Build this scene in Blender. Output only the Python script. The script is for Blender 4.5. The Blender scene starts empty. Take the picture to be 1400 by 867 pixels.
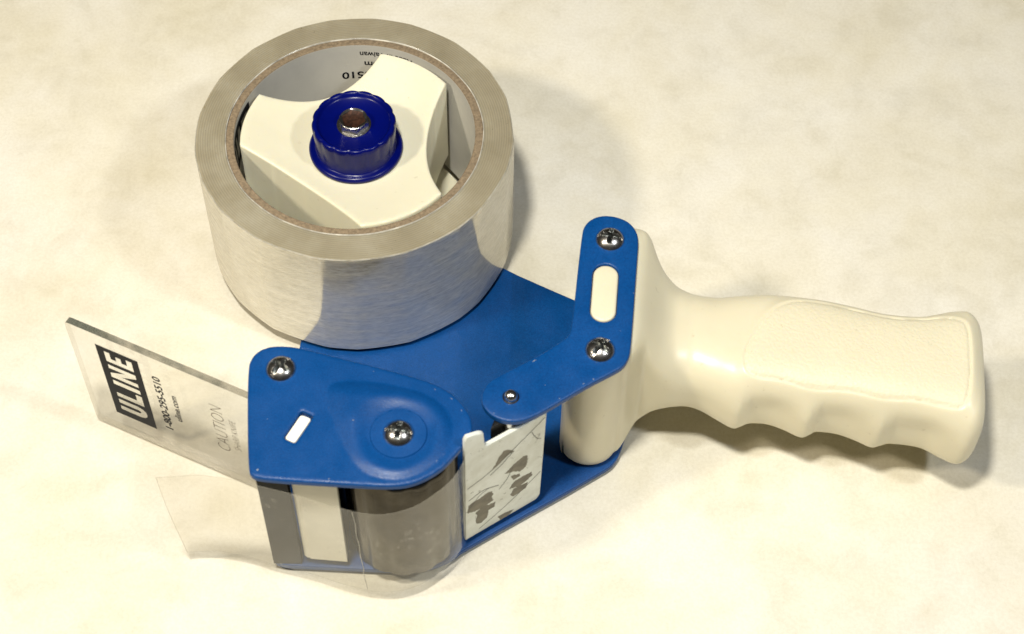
import bpy, math, random
import numpy as np
from mathutils import Vector, Matrix
from mathutils.geometry import delaunay_2d_cdt

random.seed(7); np.random.seed(7)
scene = bpy.context.scene
COL = scene.collection
MM = 0.001
ZT = 6.0                      # the table top lies 6 mm below the underside of the tape roll

# ------------------------------------------------------------------ camera
def W(x, y, z):               # dispenser millimetres -> world metres
    return Vector((x * MM, y * MM, (z + ZT) * MM))

cam_d = bpy.data.cameras.new('camera')
cam = bpy.data.objects.new('camera', cam_d); COL.objects.link(cam)
elev, roll = 0.96236229, 0.01982231
fw = Vector((0, math.cos(elev), -math.sin(elev))); rt = Vector((1, 0, 0)); up = rt.cross(fw)
R_ = math.cos(roll) * rt + math.sin(roll) * up
U_ = -math.sin(roll) * rt + math.cos(roll) * up
cam.matrix_world = Matrix.Translation(W(50.8458, -364.7716, 471.5862)) @ Matrix((R_, U_, -fw)).transposed().to_4x4()
cam_d.sensor_width = 36.0
cam_d.lens = 2405.351 / 1400 * 36
cam_d.clip_start = 0.01; cam_d.clip_end = 50
cam_d.dof.use_dof = True; cam_d.dof.focus_distance = 0.575; cam_d.dof.aperture_fstop = 22
scene.camera = cam

# ------------------------------------------------------------------ world, lamps, exposure
world = bpy.data.worlds.new('World'); scene.world = world; world.use_nodes = True
bg = world.node_tree.nodes['Background']
bg.inputs['Color'].default_value = (0.95, 0.86, 0.70, 1); bg.inputs['Strength'].default_value = 0.022

def lamp(name, direction, dist, power, colour, size):
    d = bpy.data.lights.new(name, 'AREA'); d.shape = 'DISK'; d.size = size; d.energy = power; d.color = colour
    o = bpy.data.objects.new(name, d); COL.objects.link(o)
    v = Vector(direction).normalized(); tgt = W(40, -95, 10)
    o.location = tgt + v * dist
    o.rotation_euler = (-v).to_track_quat('-Z', 'Y').to_euler()
    return o
lamp('ceiling_lamp_warm', (-0.76, -0.24, 1.0), 0.76, 2.8, (1.0, 0.89, 0.70), 0.075)
lamp('ceiling_lamp_centre', (-0.11, -0.18, 1.0), 0.76, 5.5, (1.0, 0.955, 0.86), 0.065)
lamp('ceiling_lamp_cool', (0.60, -0.24, 1.0), 0.80, 1.9, (0.95, 0.98, 1.0), 0.07)

scene.view_settings.view_transform = 'Standard'; scene.view_settings.look = 'None'
scene.view_settings.exposure = 0.0; scene.view_settings.gamma = 1.0
scene.view_settings.use_curve_mapping = False
scene.render.engine = 'CYCLES'
scene.cycles.use_denoising = True
scene.cycles.max_bounces = 12; scene.cycles.transparent_max_bounces = 24

# ------------------------------------------------------------------ materials
def new_mat(name):
    m = bpy.data.materials.new(name); m.use_nodes = True
    nt = m.node_tree
    return m, nt, nt.nodes['Principled BSDF'], nt.nodes['Material Output']
def N(nt, t, **kw):
    n = nt.nodes.new(t)
    for k, v in kw.items():
        if k.startswith('_'): setattr(n, k[1:], v)
        else: n.inputs[k.replace('__', ' ')].default_value = v
    return n
def coords(nt, kind='Object'):
    return nt.nodes.new('ShaderNodeTexCoord').outputs[kind]
def noise(nt, co, scale, detail=3, rough=0.55, dist=0.0):
    n = N(nt, 'ShaderNodeTexNoise', Scale=scale, Detail=detail, Roughness=rough, Distortion=dist)
    nt.links.new(co, n.inputs['Vector']); return n
def ramp(nt, fac, stops):
    r = nt.nodes.new('ShaderNodeValToRGB'); e = r.color_ramp.elements
    while len(e) < len(stops): e.new(0.5)
    for el, (p, c) in zip(e, stops):
        el.position = p; el.color = (*c, 1) if len(c) == 3 else c
    nt.links.new(fac, r.inputs['Fac']); return r
def mixc(nt, fac, a, b, mode='MIX'):
    n = nt.nodes.new('ShaderNodeMix'); n.data_type = 'RGBA'; n.blend_type = mode
    for s, v in ((0, fac), (6, a), (7, b)):
        if hasattr(v, 'links') or hasattr(v, 'is_output'): nt.links.new(v, n.inputs[s])
        elif s == 0: n.inputs[0].default_value = v
        else: n.inputs[s].default_value = (*v, 1)
    return n.outputs[2]
def bump(nt, height, strength, dist, bs):
    b = N(nt, 'ShaderNodeBump', Strength=strength, Distance=dist)
    nt.links.new(height, b.inputs['Height']); nt.links.new(b.outputs['Normal'], bs.inputs['Normal']); return b

def mat_table():
    m, nt, bs, out = new_mat('mottled_cream_tabletop'); co = coords(nt)
    n1 = noise(nt, co, 20, 4, 0.62, 0.25); n2 = noise(nt, co, 62, 4, 0.62, 0.4); n3 = noise(nt, co, 900, 2, 0.5)
    r1 = ramp(nt, n1.outputs['Fac'], [(0.30, (0.728, 0.685, 0.550)), (0.50, (0.775, 0.742, 0.638)), (0.66, (0.805, 0.782, 0.705))])
    r2 = ramp(nt, n2.outputs['Fac'], [(0.32, (0.875, 0.865, 0.835)), (0.48, (0.955, 0.95, 0.94)), (0.66, (1.0, 1.0, 1.0))])
    c = mixc(nt, 0.85, r1.outputs['Color'], r2.outputs['Color'], 'MULTIPLY')
    r3 = ramp(nt, n3.outputs['Fac'], [(0.35, (0.89, 0.88, 0.85)), (0.62, (1, 1, 1))])
    c = mixc(nt, 0.5, c, r3.outputs['Color'], 'MULTIPLY')
    nt.links.new(c, bs.inputs['Base Color'])
    bs.inputs['Roughness'].default_value = 0.62; bs.inputs['Specular IOR Level'].default_value = 0.25
    n4 = noise(nt, co, 2600, 2, 0.7, 1.0)
    r4 = ramp(nt, n4.outputs['Fac'], [(0.30, (0.93, 0.92, 0.89)), (0.55, (1, 1, 1))]); c = mixc(nt, 0.8, c, r4.outputs['Color'], 'MULTIPLY'); nt.links.new(c, bs.inputs['Base Color'])
    bump(nt, n4.outputs['Fac'], 0.25, 0.0003, bs); return m

def mat_blue():
    m, nt, bs, out = new_mat('blue_powder_coat'); co = coords(nt)
    n1 = noise(nt, co, 2600, 2, 0.6); n2 = noise(nt, co, 45, 4, 0.6)
    v = N(nt, 'ShaderNodeTexVoronoi', Scale=150.0); nt.links.new(co, v.inputs['Vector'])
    c0 = ramp(nt, n1.outputs['Fac'], [(0.30, (0.0008, 0.043, 0.180)), (0.70, (0.0016, 0.068, 0.262))])
    c1 = ramp(nt, n2.outputs['Fac'], [(0.3, (0.90, 0.90, 0.90)), (0.7, (1.05, 1.05, 1.05))])
    c = mixc(nt, 1.0, c0.outputs['Color'], c1.outputs['Color'], 'MULTIPLY')
    spk = ramp(nt, v.outputs['Distance'], [(0.030, (1, 1, 1)), (0.045, (0, 0, 0))])
    gate = ramp(nt, v.outputs['Color'], [(0.80, (0, 0, 0)), (0.82, (1, 1, 1))])
    sp = mixc(nt, 1.0, spk.outputs['Color'], gate.outputs['Color'], 'MULTIPLY')
    c = mixc(nt, sp, c, (0.20, 0.33, 0.55))
    nt.links.new(c, bs.inputs['Base Color'])
    n5 = noise(nt, co, 90, 5, 0.7); rr = nt.nodes.new('ShaderNodeMapRange'); nt.links.new(n5.outputs['Fac'], rr.inputs['Value'])   # rubbed, uneven gloss
    rr.inputs['From Min'].default_value = 0.3; rr.inputs['From Max'].default_value = 0.7; rr.inputs['To Min'].default_value = 0.30; rr.inputs['To Max'].default_value = 0.48
    bs.inputs['Roughness'].default_value = 0.38; bs.inputs['Specular IOR Level'].default_value = 0.32
    nt.links.new(rr.outputs[0], bs.inputs['Roughness'])
    bump(nt, n1.outputs['Fac'], 0.22, 0.00025, bs); return m

def mat_ivory(name, grip=False, base=(0.70, 0.65, 0.485)):
    m, nt, bs, out = new_mat(name); co = coords(nt)
    n1 = noise(nt, co, 28, 4, 0.6); n2 = noise(nt, co, 420, 3, 0.6)
    b = Vector(base)
    c0 = ramp(nt, n1.outputs['Fac'], [(0.3, tuple(b * 0.95)), (0.7, tuple(b * 1.04))])
    dirt = ramp(nt, n2.outputs['Fac'], [(0.26, (0.60, 0.55, 0.45)), (0.33, (1, 1, 1))])
    c = mixc(nt, 0.35, c0.outputs['Color'], dirt.outputs['Color'], 'MULTIPLY')
    nt.links.new(c, bs.inputs['Base Color'])
    bs.inputs['Roughness'].default_value = 0.40
    bs.inputs['Subsurface Weight'].default_value = 0.22; bs.inputs['Subsurface Radius'].default_value = (1, 0.75, 0.4)
    bs.inputs['Subsurface Scale'].default_value = 0.003
    if grip:
        at = N(nt, 'ShaderNodeAttribute', _attribute_name='grip')
        v = N(nt, 'ShaderNodeTexVoronoi', Scale=850.0); v.feature = 'F1'
        d = noise(nt, co, 260, 2); vm = nt.nodes.new('ShaderNodeVectorMath'); vm.operation = 'MULTIPLY_ADD'
        nt.links.new(d.outputs['Color'], vm.inputs[0]); vm.inputs[1].default_value = (0.003,) * 3; nt.links.new(co, vm.inputs[2])
        nt.links.new(vm.outputs[0], v.inputs['Vector'])
        mu = nt.nodes.new('ShaderNodeMath'); mu.operation = 'MULTIPLY'
        nt.links.new(v.outputs['Distance'], mu.inputs[0]); nt.links.new(at.outputs['Fac'], mu.inputs[1])
        bump(nt, mu.outputs[0], 0.30, 0.0004, bs)
        rr = nt.nodes.new('ShaderNodeMapRange'); rr.inputs['To Min'].default_value = 0.33; rr.inputs['To Max'].default_value = 0.50
        nt.links.new(at.outputs['Fac'], rr.inputs['Value']); nt.links.new(rr.outputs[0], bs.inputs['Roughness'])
    return m

def mat_simple(name, col, rough, metal=0.0, spec=0.5, nscale=0, namp=0.1, bmp=0.0):
    m, nt, bs, out = new_mat(name)
    bs.inputs['Base Color'].default_value = (*col, 1); bs.inputs['Roughness'].default_value = rough
    bs.inputs['Metallic'].default_value = metal; bs.inputs['Specular IOR Level'].default_value = spec
    if nscale:
        co = coords(nt); n = noise(nt, co, nscale, 4, 0.6); b = Vector(col)
        r = ramp(nt, n.outputs['Fac'], [(0.3, tuple(b * (1 - namp))), (0.7, tuple(b * (1 + namp)))])
        nt.links.new(r.outputs['Color'], bs.inputs['Base Color'])
        if bmp: bump(nt, n.outputs['Fac'], bmp, 0.0003, bs)
    return m

def mat_chrome():
    m, nt, bs, out = new_mat('bright_zinc'); co = coords(nt)
    n = noise(nt, co, 900, 3); r = ramp(nt, n.outputs['Fac'], [(0.3, (0.50, 0.48, 0.46)), (0.7, (0.80, 0.79, 0.77))])
    nt.links.new(r.outputs['Color'], bs.inputs['Base Color'])
    bs.inputs['Metallic'].default_value = 1.0; bs.inputs['Roughness'].default_value = 0.24
    bump(nt, n.outputs['Fac'], 0.10, 0.0002, bs); return m

def mat_tape_side():
    # a stack of clear film layers mirrors like a pile of plates over a pale core
    m, nt, bs, out = new_mat('wound_clear_tape_face'); co = coords(nt)
    mp = N(nt, 'ShaderNodeMapping'); mp.inputs['Scale'].default_value = (380, 380, 1900); nt.links.new(co, mp.inputs['Vector'])
    n1 = noise(nt, mp.outputs[0], 1.0, 4, 0.65); mp2 = N(nt, 'ShaderNodeMapping'); mp2.inputs['Scale'].default_value = (70, 70, 650); nt.links.new(co, mp2.inputs['Vector'])
    n2 = noise(nt, mp2.outputs[0], 1.0, 5, 0.7)
    r = ramp(nt, n1.outputs['Fac'], [(0.30, (0.42, 0.39, 0.305)), (0.5, (0.60, 0.565, 0.465)), (0.70, (0.74, 0.705, 0.61))])
    nt.links.new(r.outputs['Color'], bs.inputs['Base Color']); bs.inputs['Roughness'].default_value = 0.5
    bs.inputs['Subsurface Weight'].default_value = 0.3; bs.inputs['Subsurface Radius'].default_value = (1, 0.85, 0.6); bs.inputs['Subsurface Scale'].default_value = 0.004
    g = N(nt, 'ShaderNodeBsdfGlossy', Roughness=0.10); g.inputs['Color'].default_value = (0.92, 0.90, 0.86, 1)
    b = N(nt, 'ShaderNodeBump', Strength=0.07, Distance=0.0002); nt.links.new(n1.outputs['Fac'], b.inputs['Height'])
    nt.links.new(b.outputs[0], g.inputs['Normal'])
    mx = nt.nodes.new('ShaderNodeMixShader')
    mr = nt.nodes.new('ShaderNodeMapRange'); nt.links.new(n2.outputs['Fac'], mr.inputs['Value'])
    mr.inputs['From Min'].default_value = 0.3; mr.inputs['From Max'].default_value = 0.7
    mr.inputs['To Min'].default_value = 0.24; mr.inputs['To Max'].default_value = 0.56
    nt.links.new(mr.outputs[0], mx.inputs[0]); nt.links.new(bs.outputs[0], mx.inputs[1]); nt.links.new(g.outputs[0], mx.inputs[2])
    nt.links.new(mx.outputs[0], out.inputs['Surface']); return m

def mat_tape_edge():
    m, nt, bs, out = new_mat('tan_tape_layer_edges'); co = coords(nt)
    n1 = noise(nt, co, 55, 4, 0.6); n2 = noise(nt, co, 1300, 2, 0.6)
    wv = N(nt, 'ShaderNodeTexWave', Scale=420.0, Distortion=0.5, Detail=2.0); wv.wave_type = 'RINGS'; wv.rings_direction = 'Z'
    nt.links.new(co, wv.inputs['Vector'])
    r = ramp(nt, n1.outputs['Fac'], [(0.28, (0.245, 0.215, 0.148)), (0.5, (0.290, 0.258, 0.182)), (0.72, (0.355, 0.325, 0.245))])
    rw = ramp(nt, wv.outputs['Fac'], [(0.0, (0.80, 0.80, 0.80)), (1.0, (1.12, 1.12, 1.12))])
    c = mixc(nt, 0.6, r.outputs['Color'], rw.outputs['Color'], 'MULTIPLY')
    sp = ramp(nt, n2.outputs['Fac'], [(0.245, (0.28, 0.24, 0.18)), (0.285, (1, 1, 1))])
    c = mixc(nt, 0.8, c, sp.outputs['Color'], 'MULTIPLY'); nt.links.new(c, bs.inputs['Base Color'])
    bs.inputs['Roughness'].default_value = 0.38
    bs.inputs['Subsurface Weight'].default_value = 0.35; bs.inputs['Subsurface Radius'].default_value = (1, 0.8, 0.5); bs.inputs['Subsurface Scale'].default_value = 0.006
    bump(nt, wv.outputs['Fac'], 0.12, 0.0002, bs); return m

def schlick(nt, f0, k=1.0):
    lw = N(nt, 'ShaderNodeLayerWeight', Blend=0.5)
    pw = nt.nodes.new('ShaderNodeMath'); pw.operation = 'POWER'; nt.links.new(lw.outputs['Facing'], pw.inputs[0]); pw.inputs[1].default_value = 5.0
    ma = nt.nodes.new('ShaderNodeMath'); ma.operation = 'MULTIPLY_ADD'; nt.links.new(pw.outputs[0], ma.inputs[0]); ma.inputs[1].default_value = k * (1 - f0); ma.inputs[2].default_value = f0
    return ma.outputs[0]

def mat_film(name, haze, gloss, scale=60, bubbles=False, graze=0.9):
    m, nt, bs, out = new_mat(name); nt.nodes.remove(bs); co = coords(nt)
    tr = N(nt, 'ShaderNodeBsdfTransparent'); tr.inputs['Color'].default_value = (0.955, 0.945, 0.915, 1)
    df = N(nt, 'ShaderNodeBsdfDiffuse'); df.inputs['Color'].default_value = (0.80, 0.77, 0.68, 1)
    gl = N(nt, 'ShaderNodeBsdfGlossy', Roughness=0.10)
    n = noise(nt, co, scale, 5, 0.65, 0.6); v = noise(nt, co, 520, 3, 0.7)
    mr = nt.nodes.new('ShaderNodeMapRange'); nt.links.new(n.outputs['Fac'], mr.inputs['Value'])
    mr.inputs['From Min'].default_value = 0.3; mr.inputs['From Max'].default_value = 0.72
    mr.inputs['To Min'].default_value = haze * 0.6; mr.inputs['To Max'].default_value = haze * 1.5
    sp = ramp(nt, v.outputs['Fac'], [(0.66, (0, 0, 0)), (0.70, (haze * 2, haze * 2, haze * 2))])
    ad = nt.nodes.new('ShaderNodeMath'); ad.operation = 'ADD'; nt.links.new(mr.outputs[0], ad.inputs[0]); nt.links.new(sp.outputs['Color'], ad.inputs[1])
    if bubbles:                                      # trapped air under the film: small broken rings in patches
        vo = N(nt, 'ShaderNodeTexVoronoi', Scale=1.0); vp = N(nt, 'ShaderNodeMapping'); vp.inputs['Scale'].default_value = (520, 520, 300)
        wn = noise(nt, co, 300, 2); wm = nt.nodes.new('ShaderNodeVectorMath'); wm.operation = 'MULTIPLY_ADD'; nt.links.new(wn.outputs['Color'], wm.inputs[0]); wm.inputs[1].default_value = (0.004,) * 3; nt.links.new(co, wm.inputs[2])
        nt.links.new(wm.outputs[0], vp.inputs['Vector']); nt.links.new(vp.outputs[0], vo.inputs['Vector'])
        rg = ramp(nt, vo.outputs['Distance'], [(0.18, (0.05, 0.05, 0.05)), (0.27, (0.28, 0.28, 0.28)), (0.36, (0, 0, 0))])
        pn = noise(nt, co, 60, 3, 0.6); pg = ramp(nt, pn.outputs['Fac'], [(0.53, (0, 0, 0)), (0.60, (1, 1, 1))])
        bb = mixc(nt, 1.0, rg.outputs['Color'], pg.outputs['Color'], 'MULTIPLY')
        a2 = nt.nodes.new('ShaderNodeMath'); a2.operation = 'ADD'; nt.links.new(ad.outputs[0], a2.inputs[0]); nt.links.new(bb, a2.inputs[1]); ad = a2
    m1 = nt.nodes.new('ShaderNodeMixShader'); nt.links.new(ad.outputs[0], m1.inputs[0]); nt.links.new(tr.outputs[0], m1.inputs[1]); nt.links.new(df.outputs[0], m1.inputs[2])
    fr = schlick(nt, gloss, graze)
    b = N(nt, 'ShaderNodeBump', Strength=0.25, Distance=0.0004); nt.links.new(n.outputs['Fac'], b.inputs['Height']); nt.links.new(b.outputs[0], gl.inputs['Normal'])
    m2 = nt.nodes.new('ShaderNodeMixShader'); nt.links.new(fr, m2.inputs[0]); nt.links.new(m1.outputs[0], m2.inputs[1]); nt.links.new(gl.outputs[0], m2.inputs[2])
    nt.links.new(m2.outputs[0], out.inputs['Surface']); return m

def mat_acrylic(name, tint, haze, gloss, streak=False):
    m, nt, bs, out = new_mat(name); nt.nodes.remove(bs); co = coords(nt)
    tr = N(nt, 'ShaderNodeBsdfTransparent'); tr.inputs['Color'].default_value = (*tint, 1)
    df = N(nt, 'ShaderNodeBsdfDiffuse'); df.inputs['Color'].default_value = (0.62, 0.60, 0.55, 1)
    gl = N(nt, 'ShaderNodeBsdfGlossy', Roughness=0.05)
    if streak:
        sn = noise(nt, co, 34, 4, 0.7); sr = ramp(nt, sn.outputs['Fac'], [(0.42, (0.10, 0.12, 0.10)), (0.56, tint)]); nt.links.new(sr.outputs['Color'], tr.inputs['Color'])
    n = noise(nt, co, 90, 5, 0.7)
    mr = nt.nodes.new('ShaderNodeMapRange'); nt.links.new(n.outputs['Fac'], mr.inputs['Value'])
    mr.inputs['From Min'].default_value = 0.35; mr.inputs['From Max'].default_value = 0.7; mr.inputs['To Min'].default_value = haze * 0.5; mr.inputs['To Max'].default_value = haze * 1.6
    m1 = nt.nodes.new('ShaderNodeMixShader'); nt.links.new(mr.outputs[0], m1.inputs[0]); nt.links.new(tr.outputs[0], m1.inputs[1]); nt.links.new(df.outputs[0], m1.inputs[2])
    fr = schlick(nt, 0.04 + gloss)
    m2 = nt.nodes.new('ShaderNodeMixShader'); nt.links.new(fr, m2.inputs[0]); nt.links.new(m1.outputs[0], m2.inputs[1]); nt.links.new(gl.outputs[0], m2.inputs[2])
    nt.links.new(m2.outputs[0], out.inputs['Surface']); return m

def mat_white_paint():
    m, nt, bs, out = new_mat('worn_white_painted_metal'); co = coords(nt)
    n1 = noise(nt, co, 75, 5, 0.65); n2 = noise(nt, co, 230, 5, 0.7, 1.5)
    r = ramp(nt, n1.outputs['Fac'], [(0.3, (0.60, 0.61, 0.53)), (0.6, (0.80, 0.83, 0.78))])
    d = ramp(nt, n2.outputs['Fac'], [(0.325, (0.22, 0.21, 0.17)), (0.375, (1, 1, 1))])
    c = mixc(nt, 0.75, r.outputs['Color'], d.outputs['Color'], 'MULTIPLY'); nt.links.new(c, bs.inputs['Base Color'])
    bs.inputs['Roughness'].default_value = 0.33; bump(nt, n2.outputs['Fac'], 0.15, 0.0003, bs); return m

M = dict(
    table=mat_table(), blue=mat_blue(), ivory=mat_ivory('ivory_plastic'), grip=mat_ivory('ivory_grip_plastic', True),
    hub=mat_ivory('ivory_hub_plastic', False, (0.72, 0.69, 0.535)),
    knob=mat_simple('glossy_dark_blue_plastic', (0.0003, 0.0026, 0.100), 0.26, 0, 0.22, 120, 0.12),
    chrome=mat_chrome(), rust=mat_simple('rusty_bolt_top', (0.045, 0.018, 0.010), 0.55, 0.5, 0.5, 900, 0.7, 0.6),
    side=mat_tape_side(), edge=mat_tape_edge(),
    card=mat_simple('brown_cardboard', (0.215, 0.165, 0.108), 0.9, 0, 0.2, 1000, 0.32, 0.5),
    paper=mat_simple('pale_core_paper', (0.57, 0.56, 0.525), 0.5, 0, 0.4, 60, 0.06),
    lip=mat_simple('clear_first_wrap_edge', (0.52, 0.50, 0.44), 0.18, 0, 0.6, 140, 0.6),
    film=mat_film('clear_tape_film', 0.055, 0.075), film0=mat_film('taut_clear_film', 0.004, 0.02, 30, False, 0.08), film2=mat_film('hazy_tape_film_on_roller', 0.05, 0.08, 90, True),
    acrylic=mat_acrylic('clear_acrylic', (0.985, 0.98, 0.97), 0.03, 0.0),
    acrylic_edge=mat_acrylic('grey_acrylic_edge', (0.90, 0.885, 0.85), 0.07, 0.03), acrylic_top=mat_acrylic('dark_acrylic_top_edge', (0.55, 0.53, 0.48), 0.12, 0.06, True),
    lip2=mat_acrylic('bright_film_edge', (0.88, 0.87, 0.84), 0.22, 0.08),
    chip=mat_simple('chipped_paint', (0.26, 0.30, 0.36), 0.5, 0.3, 0.5, 900, 0.5),
    ink=mat_simple('dark_navy_ink', (0.006, 0.007, 0.012), 0.5, 0, 0.12, 300, 0.2),
    faint=mat_simple('moulded_grey_lettering', (0.16, 0.13, 0.10), 0.6, 0, 0.4, 500, 0.6),
    white=mat_white_paint(), bare=mat_simple('bare_brown_metal', (0.17, 0.155, 0.12), 0.5, 0.35, 0.5, 260, 0.35, 0.3),
    crack=mat_simple('dark_crack', (0.05, 0.05, 0.045), 0.7),
    rubber=mat_simple('black_rubber', (0.009, 0.008, 0.007), 0.38, 0, 0.35, 200, 0.3),
    black=mat_simple('black_plastic', (0.005, 0.005, 0.005), 0.45, 0, 0.2, 200, 0.3),
    recess=mat_simple('shade_dark_screw_recess', (0.10, 0.11, 0.11), 0.32, 1.0, 0.5, 1500, 0.6),  # darker metal colour stands in for the shade inside the screw slots
    pad=mat_simple('bounce_whitened_wiper_plastic', (0.84, 0.82, 0.72), 0.4, 0, 0.4, 120, 0.05),  # whitened to stand in for light bouncing up from the table
    rollerm=mat_simple('dark_satin_roller', (0.075, 0.068, 0.056), 0.22, 0.9, 0.4, 150, 0.25),
    steel=mat_simple('grey_steel', (0.45, 0.44, 0.42), 0.35, 1.0, 0.5, 300, 0.2),
)

# ------------------------------------------------------------------ mesh helpers (all lengths in mm)
ORG = {}
def obj(name, verts, faces, mat, parent=None, smooth=False, mats=None, fmat=None, auto=None):
    V = np.asarray(verts, float)
    c = (V.min(0) + V.max(0)) / 2
    me = bpy.data.meshes.new(name)
    me.from_pydata([tuple((v - c) * MM) for v in V], [], [tuple(int(i) for i in f) for f in faces])
    for mm_ in (mats or [mat]): me.materials.append(mm_)
    if fmat is not None: me.polygons.foreach_set('material_index', [int(i) for i in fmat])
    if smooth: me.polygons.foreach_set('use_smooth', [True] * len(me.polygons))
    me.update()
    if auto is not None and smooth: me.set_sharp_from_angle(angle=math.radians(auto))
    o = bpy.data.objects.new(name, me); COL.objects.link(o)
    place(o, c, parent); return o
def place(o, c, parent):
    wloc = W(*c)
    if parent is not None:
        o.parent = parent; o.location = wloc - ORG[parent.name]
    else: o.location = wloc
    ORG[o.name] = wloc
def thing(name, label, cat, c):
    o = bpy.data.objects.new(name, None); COL.objects.link(o); o.empty_display_size = 0.01
    place(o, c, None); o['label'] = label; o['category'] = cat; return o
def merge(parts):
    V, F, n = [], [], 0
    for v, f in parts:
        V += [tuple(q) for q in v]; F += [tuple(i + n for i in g) for g in f]; n += len(v)
    return V, F

def chaikin(p, it=2):
    p = np.array(p, float)
    for _ in range(it):
        q = np.roll(p, -1, 0); p = np.stack([0.75 * p + 0.25 * q, 0.25 * p + 0.75 * q], 1).reshape(-1, 2)
    return p
def resample(p, step):
    p = np.array(p, float); q = np.vstack([p, p[:1]]); L = np.hypot(*np.diff(q, axis=0).T); s = np.r_[0, L.cumsum()]
    n = max(8, int(s[-1] / step)); t = np.linspace(0, s[-1], n, endpoint=False)
    return np.stack([np.interp(t, s, q[:, 0]), np.interp(t, s, q[:, 1])], 1)
def ccw(p):
    p = np.asarray(p, float); x, y = p.T
    return p if (x * np.roll(y, -1) - y * np.roll(x, -1)).sum() > 0 else p[::-1]
def inside(pts, poly):
    x, y = pts[:, 0], pts[:, 1]; r = np.zeros(len(pts), bool); n = len(poly)
    for i in range(n):
        x1, y1 = poly[i]; x2, y2 = poly[(i + 1) % n]
        c = (y1 > y) != (y2 > y)
        with np.errstate(divide='ignore', invalid='ignore'): xi = (x2 - x1) * (y - y1) / (y2 - y1) + x1
        r ^= c & (x < xi)
    return r
def dist(pts, poly):
    d = np.full(len(pts), 1e9)
    for i in range(len(poly)):
        a = poly[i]; b = poly[(i + 1) % len(poly)]; ab = b - a
        t = np.clip(((pts - a) @ ab) / max(ab @ ab, 1e-12), 0, 1)
        d = np.minimum(d, np.hypot(*(pts - a - t[:, None] * ab).T))
    return d
def offset(p, d):
    e = np.roll(p, -1, 0) - p; e /= np.maximum(np.hypot(*e.T), 1e-9)[:, None]; n = np.stack([-e[:, 1], e[:, 0]], 1)
    m = n + np.roll(n, 1, 0); m /= np.maximum(np.hypot(*m.T), 1e-9)[:, None]
    return p + m * d

def slab(outline, holes=(), thick=2.0, edge=0.6, hfun=None, grid=None, extra=(), mapf=None, ztop=0.0):
    """plate with rounded rim: triangulated top and underside joined by walls; mapf(a,b,h)->xyz, h measured from the top face"""
    o = ccw(outline); hs = [ccw(h) for h in holes]
    loops = [o] + hs; pts = []; edges = []
    for L in loops:
        b = len(pts); pts += [tuple(q) for q in L]; edges += [(b + i, b + (i + 1) % len(L)) for i in range(len(L))]
    free = []
    if edge:
        for L, s in [(o, 1)] + [(h, -1) for h in hs]:
            for k in (0.12, 0.4, 1.0): free.append(offset(L, s * edge * k))
    for e in extra: free.append(np.asarray(e, float))
    if grid:
        lo, hi = o.min(0), o.max(0); gx, gy = np.meshgrid(np.arange(lo[0], hi[0], grid), np.arange(lo[1], hi[1], grid))
        free.append(np.stack([gx.ravel() + (np.arange(gy.size) // gx.shape[1] % 2) * grid / 2, gy.ravel()], 1))
    for fr in free:
        k = inside(fr, o)
        for h in hs: k &= ~inside(fr, h)
        fr = fr[k]
        if len(fr):
            dd = dist(fr, o)
            for h in hs: dd = np.minimum(dd, dist(fr, h))
            fr = fr[dd > 0.04]; pts += [tuple(q) for q in fr]
    r = delaunay_2d_cdt([Vector(q) for q in pts], edges, [], 0, 1e-4)
    P = np.array([tuple(v) for v in r[0]]); T = [tuple(f) for f in r[2]]
    cen = np.array([P[list(t)].mean(0) for t in T]); k = inside(cen, o)
    for h in hs: k &= ~inside(cen, h)
    T = [t for t, q in zip(T, k) if q]
    T = [t if ((P[t[1]] - P[t[0]])[0] * (P[t[2]] - P[t[0]])[1] - (P[t[1]] - P[t[0]])[1] * (P[t[2]] - P[t[0]])[0]) > 0 else t[::-1] for t in T]
    d = dist(P, o)
    for h in hs: d = np.minimum(d, dist(P, h))
    h_ = np.zeros(len(P))
    if edge:
        q = np.clip(1 - d / edge, 0, 1); h_ = -edge * 0.85 * (1 - np.sqrt(np.maximum(1 - q * q, 0)))
    if hfun is not None: h_ = h_ + hfun(P)
    f = mapf or (lambda a, b, h: (a, b, ztop + h))
    n = len(P)
    V = [f(a, b, z) for (a, b), z in zip(P, h_)]
    hb = hfun(P) if hfun is not None else np.zeros(n)
    V += [f(a, b, z - thick) for (a, b), z in zip(P, hb)]
    F = list(T) + [tuple(i + n for i in t[::-1]) for t in T]
    cnt = {}
    for t in T:
        for i in range(3): cnt[(t[i], t[(i + 1) % 3])] = 1
    for (a, b) in cnt:
        if (b, a) not in cnt: F.append((b, a, a + n, b + n))
    return V, F

def lathe(prof, n=96, c=(0, 0), rmod=None, close=False):
    V, F = [], []
    for (r, z) in prof:
        for i in range(n):
            t = 2 * math.pi * i / n; rr = r if rmod is None else rmod(r, z, t)
            V.append((c[0] + rr * math.cos(t), c[1] + rr * math.sin(t), z))
    m = len(prof)
    for j in range(m - 1 if not close else m):
        for i in range(n):
            a = j * n + i; b = j * n + (i + 1) % n; k = ((j + 1) % m) * n
            F.append((a, b, k + (i + 1) % n, k + i))
    return V, F
def capped(prof, n=64, c=(0, 0), rmod=None):   # profile listed from bottom to top, both ends closed
    V, F = lathe(prof, n, c, rmod); m = len(prof)
    F.append(tuple(range(n - 1, -1, -1))); F.append(tuple((m - 1) * n + i for i in range(n)))
    return V, F
def cyl(c, r, z0, z1, n=48, bev=0.3): return capped([(r - bev, z0), (r, z0 + bev), (r, z1 - bev), (r - bev, z1)], n, c)
def prism(poly, z0, z1, bev=0.35):
    o = ccw(poly); return slab(o, (), z1 - z0, bev, ztop=z1)
def box2(poly, z0, z1, bev=0.35): return prism(resample(poly, 1.2), z0, z1, bev)
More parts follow.
